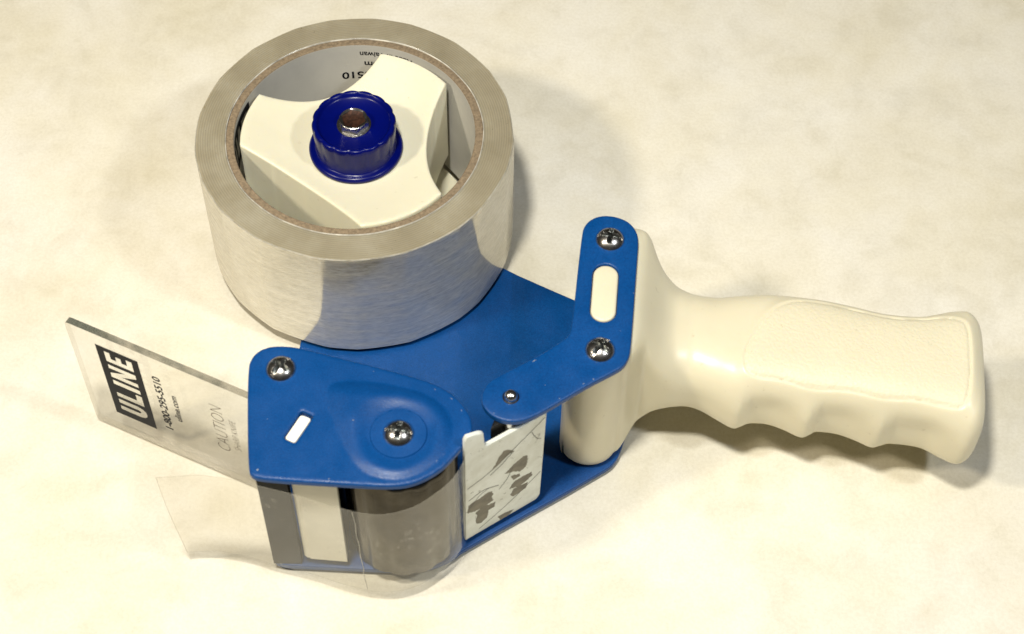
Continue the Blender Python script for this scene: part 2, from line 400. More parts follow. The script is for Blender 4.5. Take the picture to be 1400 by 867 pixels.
def sheet(path, z0, z1, nz=12, wob=None):
    V, F = [], []; m = len(path)
    for j in range(nz + 1):
        for i, q in enumerate(path):
            z = z0 + (z1 - z0) * j / nz; dx = (0, 0, 0) if wob is None else wob(i / (m - 1), j / nz)
            V.append((q[0] + dx[0], q[1] + dx[1], z + dx[2]))
    for j in range(nz):
        for i in range(m - 1): F.append((j * m + i, j * m + i + 1, (j + 1) * m + i + 1, (j + 1) * m + i))
    return V, F
def catmull(pts, n=10):
    p = [np.array(q, float) for q in pts]; p = [2 * p[0] - p[1]] + p + [2 * p[-1] - p[-2]]; out = []
    for i in range(1, len(p) - 2):
        for k in range(n):
            t = k / n; a, b, c, d = p[i - 1:i + 3]
            out.append(0.5 * (2 * b + (c - a) * t + (2 * a - 5 * b + 4 * c - d) * t * t + (3 * b - a - 3 * c + d) * t ** 3))
    out.append(p[-2]); return np.array(out)

def text_flat(s, size=1.0, bold=0.0, shear=0.0):
    """lettering as flat faces, cap height scaled afterwards; returns 2-D points and faces"""
    c = bpy.data.curves.new('lettering', 'FONT'); c.body = s; c.size = size; c.offset = bold; c.shear = shear; c.resolution_u = 4
    o = bpy.data.objects.new('lettering', c); COL.objects.link(o)
    dg = bpy.context.evaluated_depsgraph_get(); dg.update()
    me = bpy.data.meshes.new_from_object(o.evaluated_get(dg))
    V = np.array([tuple(v.co)[:2] for v in me.vertices]); F = [tuple(p.vertices) for p in me.polygons]
    bpy.data.objects.remove(o); bpy.data.curves.remove(c); bpy.data.meshes.remove(me)
    return V, F
def fit(V, x0, x1, y0, y1):
    lo, hi = V.min(0), V.max(0)
    return np.stack([x0 + (V[:, 0] - lo[0]) / (hi[0] - lo[0]) * (x1 - x0), y0 + (V[:, 1] - lo[1]) / (hi[1] - lo[1]) * (y1 - y0)], 1)

def smoothstep(x): x = np.clip(x, 0, 1); return x * x * (3 - 2 * x)

# ------------------------------------------------------------------ the setting: one table top
o = obj('tabletop', [(-1500, -1200, -6), (1500, -1200, -6), (1500, 1500, -6), (-1500, 1500, -6), (-1500, -1200, -26), (1500, -1200, -26), (1500, 1500, -26), (-1500, 1500, -26)],
        [(0, 1, 2, 3), (7, 6, 5, 4), (0, 4, 5, 1), (1, 5, 6, 2), (2, 6, 7, 3), (3, 7, 4, 0)], M['table'])
o['kind'] = 'structure'; o['label'] = 'mottled cream table surface under the tape dispenser'

# ------------------------------------------------------------------ tape dispenser
GUN = thing('tape_dispenser', 'blue metal handheld packing tape dispenser with ivory pistol grip lying on its side', 'tape dispenser', (40, -70, -6))

# blue base plate under everything
A_OUT = [(-23.76, -93.47), (-22.82, -88.98), (-19.82, -86.07), (-15.2, -85.18), (-9.51, -85.83), (0.08, -88.43), (19.09, -93.57), (28.53, -96.66), (32.75, -99.01), (35.7, -101.25), (39.26, -106.18), (40.5, -109.78), (40.36, -113.21), (39.03, -115.83), (37.1, -118.67), (35.19, -121.27), (32.71, -124.43), (28.65, -127.61), (24.19, -129.76), (19.67, -130.54), (12.73, -130.47), (2.78, -130.02), (-9.96, -129.4), (-16.76, -128.87), (-18.81, -128.24), (-20.28, -126.44)]
BASE = [(46.35, -14.55), (71.27, -27.46), (86, -34.5), (93, -42), (92, -60), (86.5, -82), (84.2, -88.5), (80.6, -92), (37.3, -120.46), (34.5, -123.4), (28.65, -126.4), (22, -127.6), (12.7, -127.6), (-9.0, -126.9), (-16.4, -126.6), (-19.0, -125.4), (-19.4, -122), (-19, -100), (-18.4, -56), (-17.43, -44.78), (-14, -10), (-14, 8), (-6, 17), (6, 18), (18, 4)]
obj('base_plate', *slab(resample(chaikin(BASE, 1), 1.6), thick=2.0, edge=0.5, ztop=-2.0, grid=6), M['blue'], GUN, True, auto=40)
for (x, y) in [(-14.26, -93.24), (20.2, -114.1), (79.66, -44.8), (76.2, -84.6), (0, 0)]:
    obj('foot_screw', *capped([(3.2, -6.0), (4.2, -5.4), (4.4, -4.01)], 40, (x, y)), M['chrome'], GUN, True, auto=40)

# hub: three spring lobes, dished towards the knob
def hub_outline():
    pts = []
    tips = [(170, 17.5), (60, 20.5), (-61, 23.0)]
    P = lambda r, a: np.array([r * math.cos(math.radians(a)), r * math.sin(math.radians(a))])
    order = [(-61, 22.5), (60, 20.5), (170, 18.0)]
    for k in range(3):
        a, w = order[k]; b, w2 = order[(k + 1) % 3]
        for t in np.linspace(-w, w, 16): pts.append(P(36.4, a + t))
        if b < a: b += 360
        p0 = P(36.4, a + w); p1 = P(36.4, b - w2); mid = P(22.6, (a + w + b - w2) / 2)
        ctl = 2 * mid - (p0 + p1) / 2
        for t in np.linspace(0, 1, 18)[1:-1]: pts.append((1 - t) ** 2 * p0 + 2 * t * (1 - t) * ctl + t * t * p1)
    return np.array(pts)
HO = resample(hub_outline(), 1.0)
hub = obj('hub', *slab(HO, thick=36.0, edge=1.0, hfun=lambda P: 6.4 * np.clip((np.hypot(*P.T) - 15.5) / 20.5, 0, 1) ** 1.1, grid=2.2, ztop=40.4), M['hub'], GUN, True, auto=45)
obj('hub_flange', *capped([(36.9, -1.99), (37.3, -1.6), (37.3, -0.5), (36.9, -0.1)], 96), M['hub'], GUN, True, auto=40)
obj('hub_core', *lathe([(16, -0.1), (16, 39)], 64), M['hub'], GUN, True)
# knob with scalloped rim, on the hub
def kmod(r, z, t):
    if r < 11.75 or z < 42.58: return r
    return r - 0.42 * (1 - abs(math.sin(8 * t + 0.4))) ** 1.3 * min(1.0, 0.35 + (z - 42.3) / 12)
kp = [(14.4, 40.45), (14.9, 40.9), (14.95, 41.6), (14.6, 42.2), (13.9, 42.45), (13.0, 42.55), (12.7, 43.0), (12.85, 46), (13.2, 51.5), (13.25, 53.0), (12.9, 53.6), (12.3, 53.8), (11.7, 53.6), (11.3, 52.9), (10.6, 52.3), (4.0, 51.9)]
knob = obj('knob', *capped(kp, 192, (0, 0), kmod), M['knob'], GUN, True, auto=50)
hx = []
def hexr(rc, z, rot=0.3): return [(rc * math.cos(rot + i * math.pi / 24), rc * math.sin(rot + i * math.pi / 24)) for i in range(48)]
def hexmod(r, z, t):
    if z > 54.8 or z < 52.3: return r
    a = (t + 0.25) % (math.pi / 3) - math.pi / 6
    return r * math.cos(math.pi / 6) / math.cos(a)
obj('bolt', *lathe([(5.4, 51.95), (5.4, 52.25), (4.95, 52.4), (4.95, 54.0), (4.85, 54.5), (4.4, 54.85), (4.2, 54.95), (3.9, 54.75)], 96, (0, 0), hexmod), M['chrome'], knob, True, auto=35)
obj('bolt_recess', *capped([(3.95, 53.0), (3.92, 54.7), (3.2, 54.25), (1.2, 54.05)], 64), M['rust'], knob, True, auto=35)

# upper plate beside the roller, embossed teardrop, slot
TEAR = chaikin([(-0.44, -100.64), (1.71, -97.79), (10.03, -97.59), (19.38, -99.08), (28.77, -102.14), (33.47, -107.44), (34.68, -112.75), (33.1, -119.09), (28.79, -124.41), (20.96, -128.2), (13.72, -127.0), (8.91, -123.81), (4.81, -115.54), (1.55, -108.18)], 2)
TEAR_R = offset(resample(ccw(TEAR), 1.0), -0.7)
SC2 = np.array([20.18, -114.15])
def embossA(P):
    d = dist(P, TEAR_R) * np.where(inside(P, TEAR_R), 1, -1)
    r = np.hypot(*(P - SC2).T)
    h = 1.9 * np.sin(np.clip(d / 6.5, 0, 1) * math.pi / 2)
    bowl = smoothstep((r - 7.9) / 6.0)
    return np.where(r < 7.8, 0.75, 0.35 + (h - 0.35) * bowl) * np.where(d > 0, 1, 0)
ring = lambda r: np.array([(SC2[0] + r * math.cos(t), SC2[1] + r * math.sin(t)) for t in np.linspace(0, 2 * math.pi, 90, endpoint=False)])
def rounded(p, r, n=5):
    p = ccw(p); out = []
    for i in range(len(p)):
        a, b, c = p[i - 1], p[i], p[(i + 1) % len(p)]; d0 = (a - b) / np.hypot(*(a - b)); d1 = (c - b) / np.hypot(*(c - b))
        q0, q1 = b + d0 * r, b + d1 * r
        for t in np.linspace(0, 1, n): out.append((1 - t) ** 2 * q0 + 2 * t * (1 - t) * b + t * t * q1)
    return np.array(out)
SLOT = resample(rounded([(-7.28, -107.0), (-3.75, -108.6), (-8.15, -117.5), (-11.5, -115.9)], 0.8), 0.4)
obj('roller_plate', *slab(resample(chaikin(A_OUT, 2), 1.1), [SLOT], 2.0, 0.75, embossA, 0.8, [ring(7.75), ring(8.0), ring(8.3)] + [offset(TEAR_R, q) for q in (-0.5, -0.02, 0.5, 1.1)], ztop=54.0), M['blue'], GUN, True, auto=50)
# angled plate on the handle
B_OUT = [(71.23, -42.75), (72.27, -39.15), (75.16, -36.34), (79.47, -35.56), (84.4, -37.06), (87.2, -40.14), (88.37, -44.11), (87.52, -53.8), (85.13, -83.31), (84.53, -86.92), (82.9, -89.95), (80.79, -91.61), (73.08, -96.35), (65.44, -101.88), (60.22, -105.62), (56.08, -108.1), (53.11, -109.13), (49.73, -109.2), (45.9, -107.63), (43.59, -105.04), (42.6, -102.42), (43.09, -98.84), (44.9, -95.64), (51.34, -91.62), (57.74, -87.56), (63.56, -83.25), (67.23, -80.12), (68.08, -77.71)]
def stadium(a, b, r, n=20):
    a, b = np.array(a), np.array(b); t = math.atan2(*(b - a)[::-1]); out = []
    for c, s in ((b, -math.pi / 2), (a, math.pi / 2)):
        for k in np.linspace(0, math.pi, n): out.append((c[0] + r * math.cos(t + s + k), c[1] + r * math.sin(t + s + k)))
    return np.array(out)
obj('handle_plate', *slab(resample(chaikin(B_OUT, 2), 1.1), [resample(stadium((78.2, -58.0), (77.3, -71.0), 3.85), 0.6)], 2.0, 0.6, grid=4, ztop=54.0), M['blue'], GUN, True, auto=50)
obj('locating_lug', *slab(resample(stadium((78.25, -58.1), (77.3, -70.8), 3.7), 0.5), thick=3.0, edge=0.8, ztop=53.9), M['ivory'], GUN, True, auto=50)

chip_rng = np.random.RandomState(11)
def chip(parent, x, y, size, ang=0.0, asp=1.0, z=54.0):
    n = 14; t = np.linspace(0, 2 * math.pi, n, endpoint=False); r = 0.75 * size * chip_rng.uniform(0.4, 1.0, n); px, py = r * np.cos(t), r * np.sin(t) / asp
    c, s_ = math.cos(ang), math.sin(ang); q = np.stack([x + px * c - py * s_, y + px * s_ + py * c], 1)
    obj('paint_chip', *slab(q, thick=0.02, edge=0, ztop=z + 0.03), M['chip'], parent)
RP = bpy.data.objects['roller_plate']; HP = bpy.data.objects['handle_plate']
for a in [(7.5, -110.9, 0.42, 0.2, 1.6), (29.6, -99.2, 0.5, -0.5, 2.5), (34.4, -102.2, 0.6, -0.7, 3.0), (37.3, -106.0, 0.45, -1.0, 2.2), (-17.6, -126.2, 0.6, 0.8, 1.4), (2.0, -128.6, 0.4, 0, 2.0), (31.0, -122.4, 0.35, 0.7, 2.0), (-16.5, -110.0, 0.22, 0, 1.2), (12.0, -93.6, 0.25, 0.3, 2.2)]:
    e = float(embossA(np.array([[a[0], a[1]]]))[0]); chip(RP, *a, z=54.0 + e)
for a in [(57.4, -88.9, 1.1, 0.6, 5.0), (74.2, -94.7, 0.55, 0.6, 2.0), (71.4, -96.3, 0.5, 0.6, 2.2), (64.6, -101.4, 0.4, 0.6, 2.0), (86.2, -64.5, 0.28, 1.4, 1.5), (46.4, -106.6, 0.4, -0.6, 2.4), (82.2, -78.0, 0.2, 0, 1.2), (60.5, -97.0, 0.22, 0, 1.4)]:
    chip(HP, *a)

# pan head screws: slotted cross recess
def screw_mesh():
    V, F = [], []; nr, nt = 46, 160; R = 5.0
    for j in range(nr + 1):
        r = 4.6 * j / nr
        for i in range(nt):
            t = 2 * math.pi * i / nt; x, y = r * math.cos(t), r * math.sin(t)
            z = math.sqrt(max(R * R - r * r, 0)) - math.sqrt(R * R - 4.6 ** 2)
            z = 2.45 * z / (R - math.sqrt(R * R - 4.6 ** 2))
            sl = (1 - smoothstep((abs(y) - 0.40) / 0.14))
            ph = max((1 - smoothstep((abs(y) - 0.68) / 0.14)) * (1 - smoothstep((abs(x) - 2.8) / 0.25)), (1 - smoothstep((abs(x) - 0.68) / 0.14)) * (1 - smoothstep((abs(y) - 2.8) / 0.25)))
            z = min(z, z - 0.0) - max(0.8 * sl * (z > 0.8), 1.7 * ph * (1 - 0.3 * r / 2.8))
            V.append((x * 1.0, y, max(z, 0.0)))
    for j in range(nr):
        for i in range(nt):
            F.append((j * nt + i, (j + 1) * nt + i, (j + 1) * nt + (i + 1) % nt, j * nt + (i + 1) % nt))
    b = len(V)
    for i in range(nt): V.append((V[nr * nt + i][0], V[nr * nt + i][1], -1.5))
    for i in range(nt): F.append((nr * nt + i, b + i, b + (i + 1) % nt, nr * nt + (i + 1) % nt))
    D = [0] * len(V)
    for k, (x, y, z) in enumerate(V): D[k] = 1 if ((abs(y) < 0.7 and abs(x) < 2.9) or (abs(x) < 0.7 and abs(y) < 2.9)) else 0
    return V, F, [1 if sum(D[i] for i in f) >= 3 else 0 for f in F]
sv, sf, sm = screw_mesh()
def screw(x, y, z, rot):
    c, s = math.cos(rot), math.sin(rot)
    return obj('screw', [(x + 0.95 * (a * c - b * s), y + 0.95 * (a * s + b * c), z + h) for a, b, h in sv], sf, None, GUN, True, mats=[M['chrome'], M['recess']], fmat=sm, auto=38)
screw(-14.26, -93.24, 54.02, 0.95); screw(20.18, -114.15, 54.78, -0.12); screw(79.66, -44.83, 54.02, -0.16); screw(76.21, -84.61, 54.02, 0.9)
obj('rivet', *capped([(2.0, 52.5), (2.0, 54.6), (1.7, 55.5), (1.0, 56.1), (0.3, 56.3)], 32, (50.98, -101.25)), M['chrome'], GUN, True, auto=60)
obj('rivet_collar', *capped([(2.35, 53.95), (2.35, 54.12), (2.05, 54.14)], 32, (50.98, -101.25)), M['rubber'], GUN, True)
obj('pivot_post', *cyl((-14.26, -93.24), 4.2, -2, 52), M['steel'], GUN, True, auto=40)
obj('hinge_pin', *cyl((50.98, -101.25), 2.0, -2, 52.4), M['steel'], GUN, True, auto=40)
obj('roller', *capped([(15.8, 0.4), (16.4, 1.0), (16.4, 50.2), (15.8, 51.0)], 336, (20.0, -114.4), lambda r, z, t: r - 0.45 * (0.5 + 0.5 * math.cos(14 * t)) ** 2), M['rollerm'], GUN, True, auto=40)

# ivory wiper: post through the slot and a pad behind the tape
wp = merge([prism(resample(rounded([(-7.4, -107.9), (-4.3, -109.2), (-8.3, -117.2), (-11.25, -115.7)], 0.8), 0.5), -1.9, 53.4, 0.4),
            box2([(-10.9, -115.6), (-8.2, -117.0), (-6.6, -123.6), (-7.4, -126.4), (-9.2, -125.6)], 2, 50.5), box2([(-7.4, -126.4), (3.6, -127.2), (3.4, -124.4), (-6.6, -123.6)], 2, 51)])
obj('wiper', *wp, M['pad'], GUN, True, auto=40)
obj('blade_holder', *box2([(-18.7, -126.2), (-10.2, -126.2), (-10.6, -121.6), (-18.3, -120.6)], -1.9, 51.6), M['black'], GUN, True, auto=40)
obj('gap_darkener', *box2([(-2.0, -122.0), (3.0, -122.0), (2.6, -110.0), (-2.0, -110.0)], -1.9, 51.8), M['black'], GUN, True, auto=40)  # black block added to darken the gap between pad and roller

# worn white tension plate
PA = np.array([38.36, -118.53]); PT = np.array([21.833, 14.708]); PT /= np.linalg.norm(PT); PN = np.array([PT[1], -PT[0]])   # towards the viewer
def pmap(off=0.0): return lambda a, b, h: (*(PA + PT * a + PN * (h + off)), b)
PL = [(0.0, 0.6), (0.35, 57.9), (1.2, 59.3), (5.3, 57.6), (6.5, 56.4), (6.9, 49.8), (7.4, 49.0), (27.6, 49.0), (27.4, 40), (26.6, 3.2), (25.3, 1.2)]
plate = obj('tension_plate', *slab(resample(PL, 0.9), thick=1.2, edge=0.3, mapf=pmap(), grid=3), M['white'], GUN, True, auto=40)
PATCH = [[(9.05, 33.71), (11.23, 38.52), (13.08, 41.27), (14.97, 40.26), (16.58, 38.07), (13.75, 37.23), (11.24, 35.36)],
 [(13.52, 27.89), (17.01, 30.52), (20.18, 31.82), (21.35, 31.27), (21.54, 28.44), (20.96, 25.22), (19.04, 24.1), (16.75, 26.26)],
 [(15.68, 24.23), (18.74, 22.97), (18.96, 21.34), (16.5, 21.27)],
 [(15.25, 17.16), (16.84, 19.84), (19.76, 20.36), (23.04, 20.01), (23.35, 17.84), (21.15, 16.28), (18.54, 15.44)],
 [(15.62, 13.21), (16.9, 15.91), (20.52, 15.22), (21.97, 14.94), (21.24, 12.29), (18.61, 11.45), (16.63, 11.33)],
 [(0.71, 16.59), (1.07, 20.72), (3.63, 21.55), (7.47, 22.24), (9.07, 21.79), (9.54, 15.77), (6.82, 15.06), (2.95, 15.5)],
 [(4.06, 6.94), (3.91, 14.55), (5.52, 15.21), (10.39, 14.38), (10.2, 11.73), (8.11, 11.51), (7.46, 7.57), (5.49, 6.07)],
 [(11.42, 4.19), (14.74, 3.79), (17.08, 3.21), (15.44, 1.35), (12.11, 1.05)]]
rng = np.random.RandomState(3)
for pp in PATCH:
    q = ccw(pp)
    for lev in range(4):                              # torn, ragged outline
        nx = np.roll(q, -1, 0); e = nx - q; L = np.hypot(*e.T)[:, None]; nn_ = np.stack([-e[:, 1], e[:, 0]], 1) / L
        mid = (q + nx) / 2 + nn_ * L * rng.uniform(-1, 1, (len(q), 1)) * (0.05, 0.12, 0.22, 0.28)[lev]; q = np.stack([q, mid], 1).reshape(-1, 2)
    obj('bare_patch', *slab(q, thick=0.03, edge=0, mapf=pmap(0.04)), M['bare'], plate)
def strip(path, w):
    p = np.array(path, float); t = np.gradient(p, axis=0); t /= np.hypot(*t.T)[:, None]; n = np.stack([-t[:, 1], t[:, 0]], 1)
    return np.vstack([p + n * w / 2, (p - n * w / 2)[::-1]])
for ln in [[(0.87, 30.79), (9.36, 33.95), (18, 40.2), (27.2, 47.43)], [(4.82, 3.24), (15.35, 8.95), (26.4, 17.4)], [(11.65, 20.4), (14.52, 24.24), (16.39, 28.96)],
           [(1.1, 23.47), (6.2, 25.11), (11.63, 23.17)], [(8.5, 31.6), (12.6, 34.2), (16.6, 38.0)], [(1.4, 19.0), (5, 23.2), (8, 24.6)], [(22.5, 43.0), (24.5, 38.0), (26, 36.5)]]:
    pth = catmull(ln, 8); pth = pth + rng.normal(0, 0.07, pth.shape)
    obj('crack_line', *slab(strip(pth, 0.17 + 0.12 * rng.rand()), thick=0.02, edge=0, mapf=pmap(0.05)), M['crack'], plate)
obj('spring_clip', *merge([box2([(45.5, -110.2), (52, -106.2), (53.5, -103), (47, -105.5)], 44, 51.6), cyl((47.8, -107.0), 1.3, 30, 50.5)]), M['black'], GUN, True, auto=40)
obj('clip_pin', *cyl((50.4, -107.2), 1.4, 44, 51.5, 24), M['chrome'], GUN, True, auto=40)

# clear acrylic blade guard with printing
SA = np.array([-79.68, -75.28]); ST = np.array([56.12, -25.36]); ST /= np.linalg.norm(ST); SN = np.array([ST[1], -ST[0]])  # towards the viewer
def smap(off=0.0): return lambda a, b, h: (*(SA + ST * a + SN * (h + off)), b)
GUARD = resample(rounded([(0, -5.0), (0, 49.4), (64, 49.4), (64, -1.0), (60.5, -1.0), (60.5, -5.0)], 1.7), 1.0)
gv, gf = slab(GUARD, thick=2.1, edge=0.3, mapf=smap(), grid=8)
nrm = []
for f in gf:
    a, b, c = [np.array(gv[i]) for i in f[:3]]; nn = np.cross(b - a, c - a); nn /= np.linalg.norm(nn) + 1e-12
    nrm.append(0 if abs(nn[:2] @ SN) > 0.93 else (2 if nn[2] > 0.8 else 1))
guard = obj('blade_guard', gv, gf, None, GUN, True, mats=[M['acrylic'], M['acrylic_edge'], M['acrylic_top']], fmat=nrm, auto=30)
def tx2s(V, base_s):            # lettering runs upwards along z, letter tops towards the free end
    return np.stack([base_s - V[:, 1], V[:, 0]], 1)
LET = {  # block letters, x along the line, y up, cut out of the dark panel
 'U': [(9.6, 9.6), (9.6, 2.6), (10.2, 1.0), (11.3, 0.1), (12.6, -0.1), (13.9, 0.1), (15.0, 1.0), (15.6, 2.6), (15.6, 9.6), (13.4, 9.6), (13.4, 3.0), (13.1, 2.2), (12.6, 2.0), (12.1, 2.2), (11.8, 3.0), (11.8, 9.6)],
 'L': [(17.2, 9.5), (17.2, 0), (22.8, 0), (22.8, 2.2), (19.4, 2.2), (19.4, 9.5)],
 'I': [(24.1, 9.5), (24.1, 0), (26.3, 0), (26.3, 9.5)],
 'N': [(27.9, 9.5), (27.9, 0), (29.9, 0), (29.9, 5.6), (32.4, 0), (34.7, 0), (34.7, 9.5), (32.7, 9.5), (32.7, 4.0), (30.2, 9.5)],
 'E': [(36.5, 9.5), (36.5, 0), (41.7, 0), (41.7, 2.0), (38.6, 2.0), (38.6, 3.9), (40.9, 3.9), (40.9, 5.7), (38.6, 5.7), (38.6, 7.6), (41.7, 7.6), (41.7, 9.5)]}
BOXP = np.array([(6.2, -2.45), (43.9, -2.45), (43.9, 12.1), (6.2, 12.1)])
obj('printed_logo', *slab(tx2s(BOXP, 21.7), [tx2s(np.array(LET[k]), 21.7) for k in 'ULINE'], 0.02, 0, mapf=smap(0.05)), M['ink'], guard)
def printed(name, s, x0, x1, top_s, base_s, mat, bold=0.0, shear=0.0):
    V, F = text_flat(s, 1.0, bold, shear); V = fit(V, x0, x1, 0, base_s - top_s); Q = tx2s(V, base_s); f = smap(0.06)
    return obj(name, [f(a, b, 0) for a, b in Q], [g[::-1] for g in F], mat, guard)
printed('printed_phone_number', '1-800-295-5510', 10.2, 39.3, 28.0, 30.9, M['ink'], 0.03)
printed('printed_web_address', 'uline.com', 17.9, 32.1, 33.0, 35.3, M['ink'], 0.022)
printed('moulded_warning', 'CAUTION', 12.0, 37.0, 47.0, 51.3, M['faint'], -0.022)
printed('moulded_warning', 'SHARP KNIFE', 15.2, 32.0, 53.1, 55.3, M['faint'], -0.015)

# ------------------------------------------------------------------ handle: sections lofted along the grip
PHI = math.radians(-5.5); EU = np.array([math.cos(PHI), math.sin(PHI)]); EV = np.array([-math.sin(PHI), math.cos(PHI)])
FAR = [(99.1, -32.1), (102.6, -35.1), (106.9, -36.7), (117.2, -38.0), (126.5, -37.7), (134.7, -36.7), (148.0, -36.9), (158.6, -38.3), (168.3, -40.0), (178.4, -39.9), (184.0, -38.3), (188.7, -36.6), (193.5, -35.8), (199.5, -36.2)]
NEAR = [(94, -69.4), (98.3, -70.1), (105.2, -71.4), (113.4, -71.6), (120.8, -74.2), (126.0, -75.9), (128.5, -74.9), (131.2, -73.4), (136.3, -73.0), (141.3, -74.3), (146.6, -76.4), (149.3, -75.3), (151.7, -73.8), (157.8, -73.9), (163.1, -75.4), (168.0, -77.2), (170.8, -76.3), (174.1, -75.2), (182.3, -75.6), (188.3, -78.4), (192.1, -80.1), (195.2, -80.4), (199.5, -80.2)]
fb = catmull(FAR, 12); nb = catmull(NEAR, 12)
U0, U1 = 74.0, 198.0
FB = [(91, -28.2), (94.0, -28.4), (95.8, -29.2), (97.2, -31.0), (98.4, -32.5), (100, -33.8), (102.6, -35.3)]
fb = np.vstack([catmull(FB, 8)[:-1], fb[fb[:, 0] > 102.6]])
def plan(u):
    q = math.sqrt(max(0, 8.9 ** 2 - (min(u, 91.2) - 82.9) ** 2))
    if u < 75.6: return -75.6 - q, -75.6 + q
    if u < 91.2: return -75.6 - q, -28.2 if u > 83.8 else -36.6 + 8.4 * math.sqrt(max(0, 1 - ((83.8 - u) / 8.4) ** 2))
    vf = np.interp(u, nb[:, 0], nb[:, 1]); vb = np.interp(u, fb[:, 0], fb[:, 1])
    if u < 100:
        t = smoothstep((u - 91.2) / 6.5); vf = (1 - t) * (-75.6 - q) + t * vf
    return float(vf), float(vb)
_gn = np.arange(60, 215, 0.25); _kn = np.exp(-0.5 * (np.arange(-120, 121) / 34.0) ** 2); _kn /= _kn.sum()
_vn = np.interp(np.arange(20, 255, 0.25), nb[:, 0], nb[:, 1]); _vsm = np.convolve(_vn, _kn, 'same')[160:160 + len(_gn)]
_g = np.arange(60, 215, 0.25); _k = np.exp(-0.5 * (np.arange(-16, 17) / 5.0) ** 2); _k /= _k.sum()
_b = np.interp(_g, [73, 92.5, 94.5, 96.5, 98.5, 101, 105, 110, 118, 126, 134, 200], [27, 27, 26.4, 24.2, 20.8, 17.6, 15.0, 14.0, 14.0, 14.5, 14.8, 15.0])
_n = np.interp(_g, [73, 92, 95.5, 98, 101, 106, 111, 118, 127, 200], [15, 14, 11, 7, 4.2, 2.9, 2.5, 2.7, 3.8, 4.0])
_bs = np.convolve(_b, _k, 'same'); _ns = np.convolve(_n, _k, 'same'); _bs[_g < 86] = 27
def bn(u): return np.interp(u, _g, _bs), np.interp(u, _g, _ns)
PANEL = ccw(resample(chaikin([(126.4, -61.5), (126.8, -68.0), (129.5, -70.2), (138.1, -70.2), (146.0, -72.2), (157.8, -71.4), (167.5, -73.2), (177.3, -72.5), (188, -74.5), (191.5, -73.4), (192.8, -60), (192.6, -47), (191, -43.5), (186, -43.0), (178, -44.6), (168, -45.2), (158, -43.2), (148, -41.6), (140, -42.2), (133.4, -47.4)], 2), 0.8))
us = np.r_[np.linspace(U0, 91, 30), np.linspace(91, 126, 70)[1:], np.linspace(126, 192.5, 150)[1:], 192.5 + (U1 - 192.5) * np.sin(np.linspace(0, math.pi / 2, 26))[1:]]
NTH = 200
th = np.linspace(0, 2 * math.pi, NTH, endpoint=False)
hv = []; gripv = []
for u in us:
    vf, vb = plan(u); b, n = bn(u)
    wgt = float(smoothstep((u - 108) / 10)); dgr = (vf - float(np.interp(u, _gn, _vsm))) * wgt; vf -= dgr
    a = max(0.05, (vb - vf) / 2); vc = (vb + vf) / 2
    if u > 192.5:                                    # rounded butt
        q = (u - 192.5) / (U1 - 192.5); k = 7.1 * (1 - math.sqrt(max(0, 1 - q * q)))
        a -= k * 0.85; b -= k * 0.85
    ct, st = np.cos(th), np.sin(th)
    # even arc spacing of the superellipse
    v = a * np.sign(ct) * np.abs(ct) ** (2 / n); w = b * np.sign(st) * np.abs(st) ** (2 / n)
    vv = np.r_[v, v[:1]]; ww = np.r_[w, w[:1]]; s = np.r_[0, np.hypot(np.diff(vv), np.diff(ww)).cumsum()]
    t = np.linspace(0, s[-1], NTH, endpoint=False); v = np.interp(t, s, vv); w = np.interp(t, s, ww)
    v = v + dgr * smoothstep(-v / (0.55 * a)) * smoothstep((0.82 * b - w) / (0.85 * b))   # finger grooves bite into the near side only
    P2 = np.stack([np.full(NTH, u), v + vc], 1)
    d = dist(P2, PANEL) * np.where(inside(P2, PANEL), 1, -1)
    top = (w > 0)
    g = np.where(top, smoothstep((d + 0.2) / 0.5), 0)
    groove = np.where(top, np.exp(-(d / 0.38) ** 2), 0)
    lift = np.where(top, smoothstep((d + 3.4) / 3.4), 0)
    w = w + np.where(top, -0.52 * groove - 0.10 * g + 0.55 * lift * smoothstep((u - 114) / 14), 0)
    gripv += list(g)
    for vi, wi in zip(v + vc, w):
        xy = EU * u + EV * vi; hv.append((xy[0], xy[1], 25 + wi))
hf = []
m = len(us)
for j in range(m - 1):
    for i in range(NTH):
        k = (i + 1) % NTH; hf.append((j * NTH + i, (j + 1) * NTH + i, (j + 1) * NTH + k, j * NTH + k))
hf.append(tuple(range(NTH))); hf.append(tuple((m - 1) * NTH + i for i in range(NTH - 1, -1, -1)))
hf = [f[::-1] for f in hf]
handle = obj('handle', hv, hf, M['grip'], GUN, True, auto=60)
at = handle.data.attributes.new('grip', 'FLOAT', 'POINT'); at.data.foreach_set('value', [float(x) for x in gripv])
ORGH = handle

# ------------------------------------------------------------------ tape roll
ROLL = thing('tape_roll', 'partly used roll of clear packing tape on the hub of the dispenser', 'tape roll', (0, 0, 0))
RO = 50.24
flat = np.sort(np.r_[np.linspace(0, 2 * math.pi, 21, endpoint=False) + np.random.uniform(-0.07, 0.07, 21)])
def rout(t, z):
    t = t % (2 * math.pi); i = np.searchsorted(flat, t); a = flat[i - 1] if i > 0 else flat[-1] - 2 * math.pi; b = flat[i] if i < len(flat) else flat[0] + 2 * math.pi
    h = (b - a) / 2; poly = math.cos(h) / math.cos(t - (a + b) / 2)
    lean = 0.85 + 0.15 * math.sin(3 * t + z * 0.04)
    return RO * (1 + 0.0035) * (1 + (poly - 1) * 0.5 * lean)
def rm(r, z, t):
    k = max(0.0, (r - 41.2) / (RO - 41.2)); return r + (rout(t, z) - RO) * k
prof = [(40.7, 0.0), (45, 0.0), (49.9, 0.0), (RO, 0.3)] + [(RO, z) for z in np.linspace(2, 46, 12)] + [(RO, 47.7), (49.9, 48.0), (48, 48.03), (46, 47.96), (44, 48.04), (42, 47.98), (40.9, 48.0), (40.7, 47.8)]
V, F = lathe(prof, 240, (0, 0), rm, close=True)
fm = []
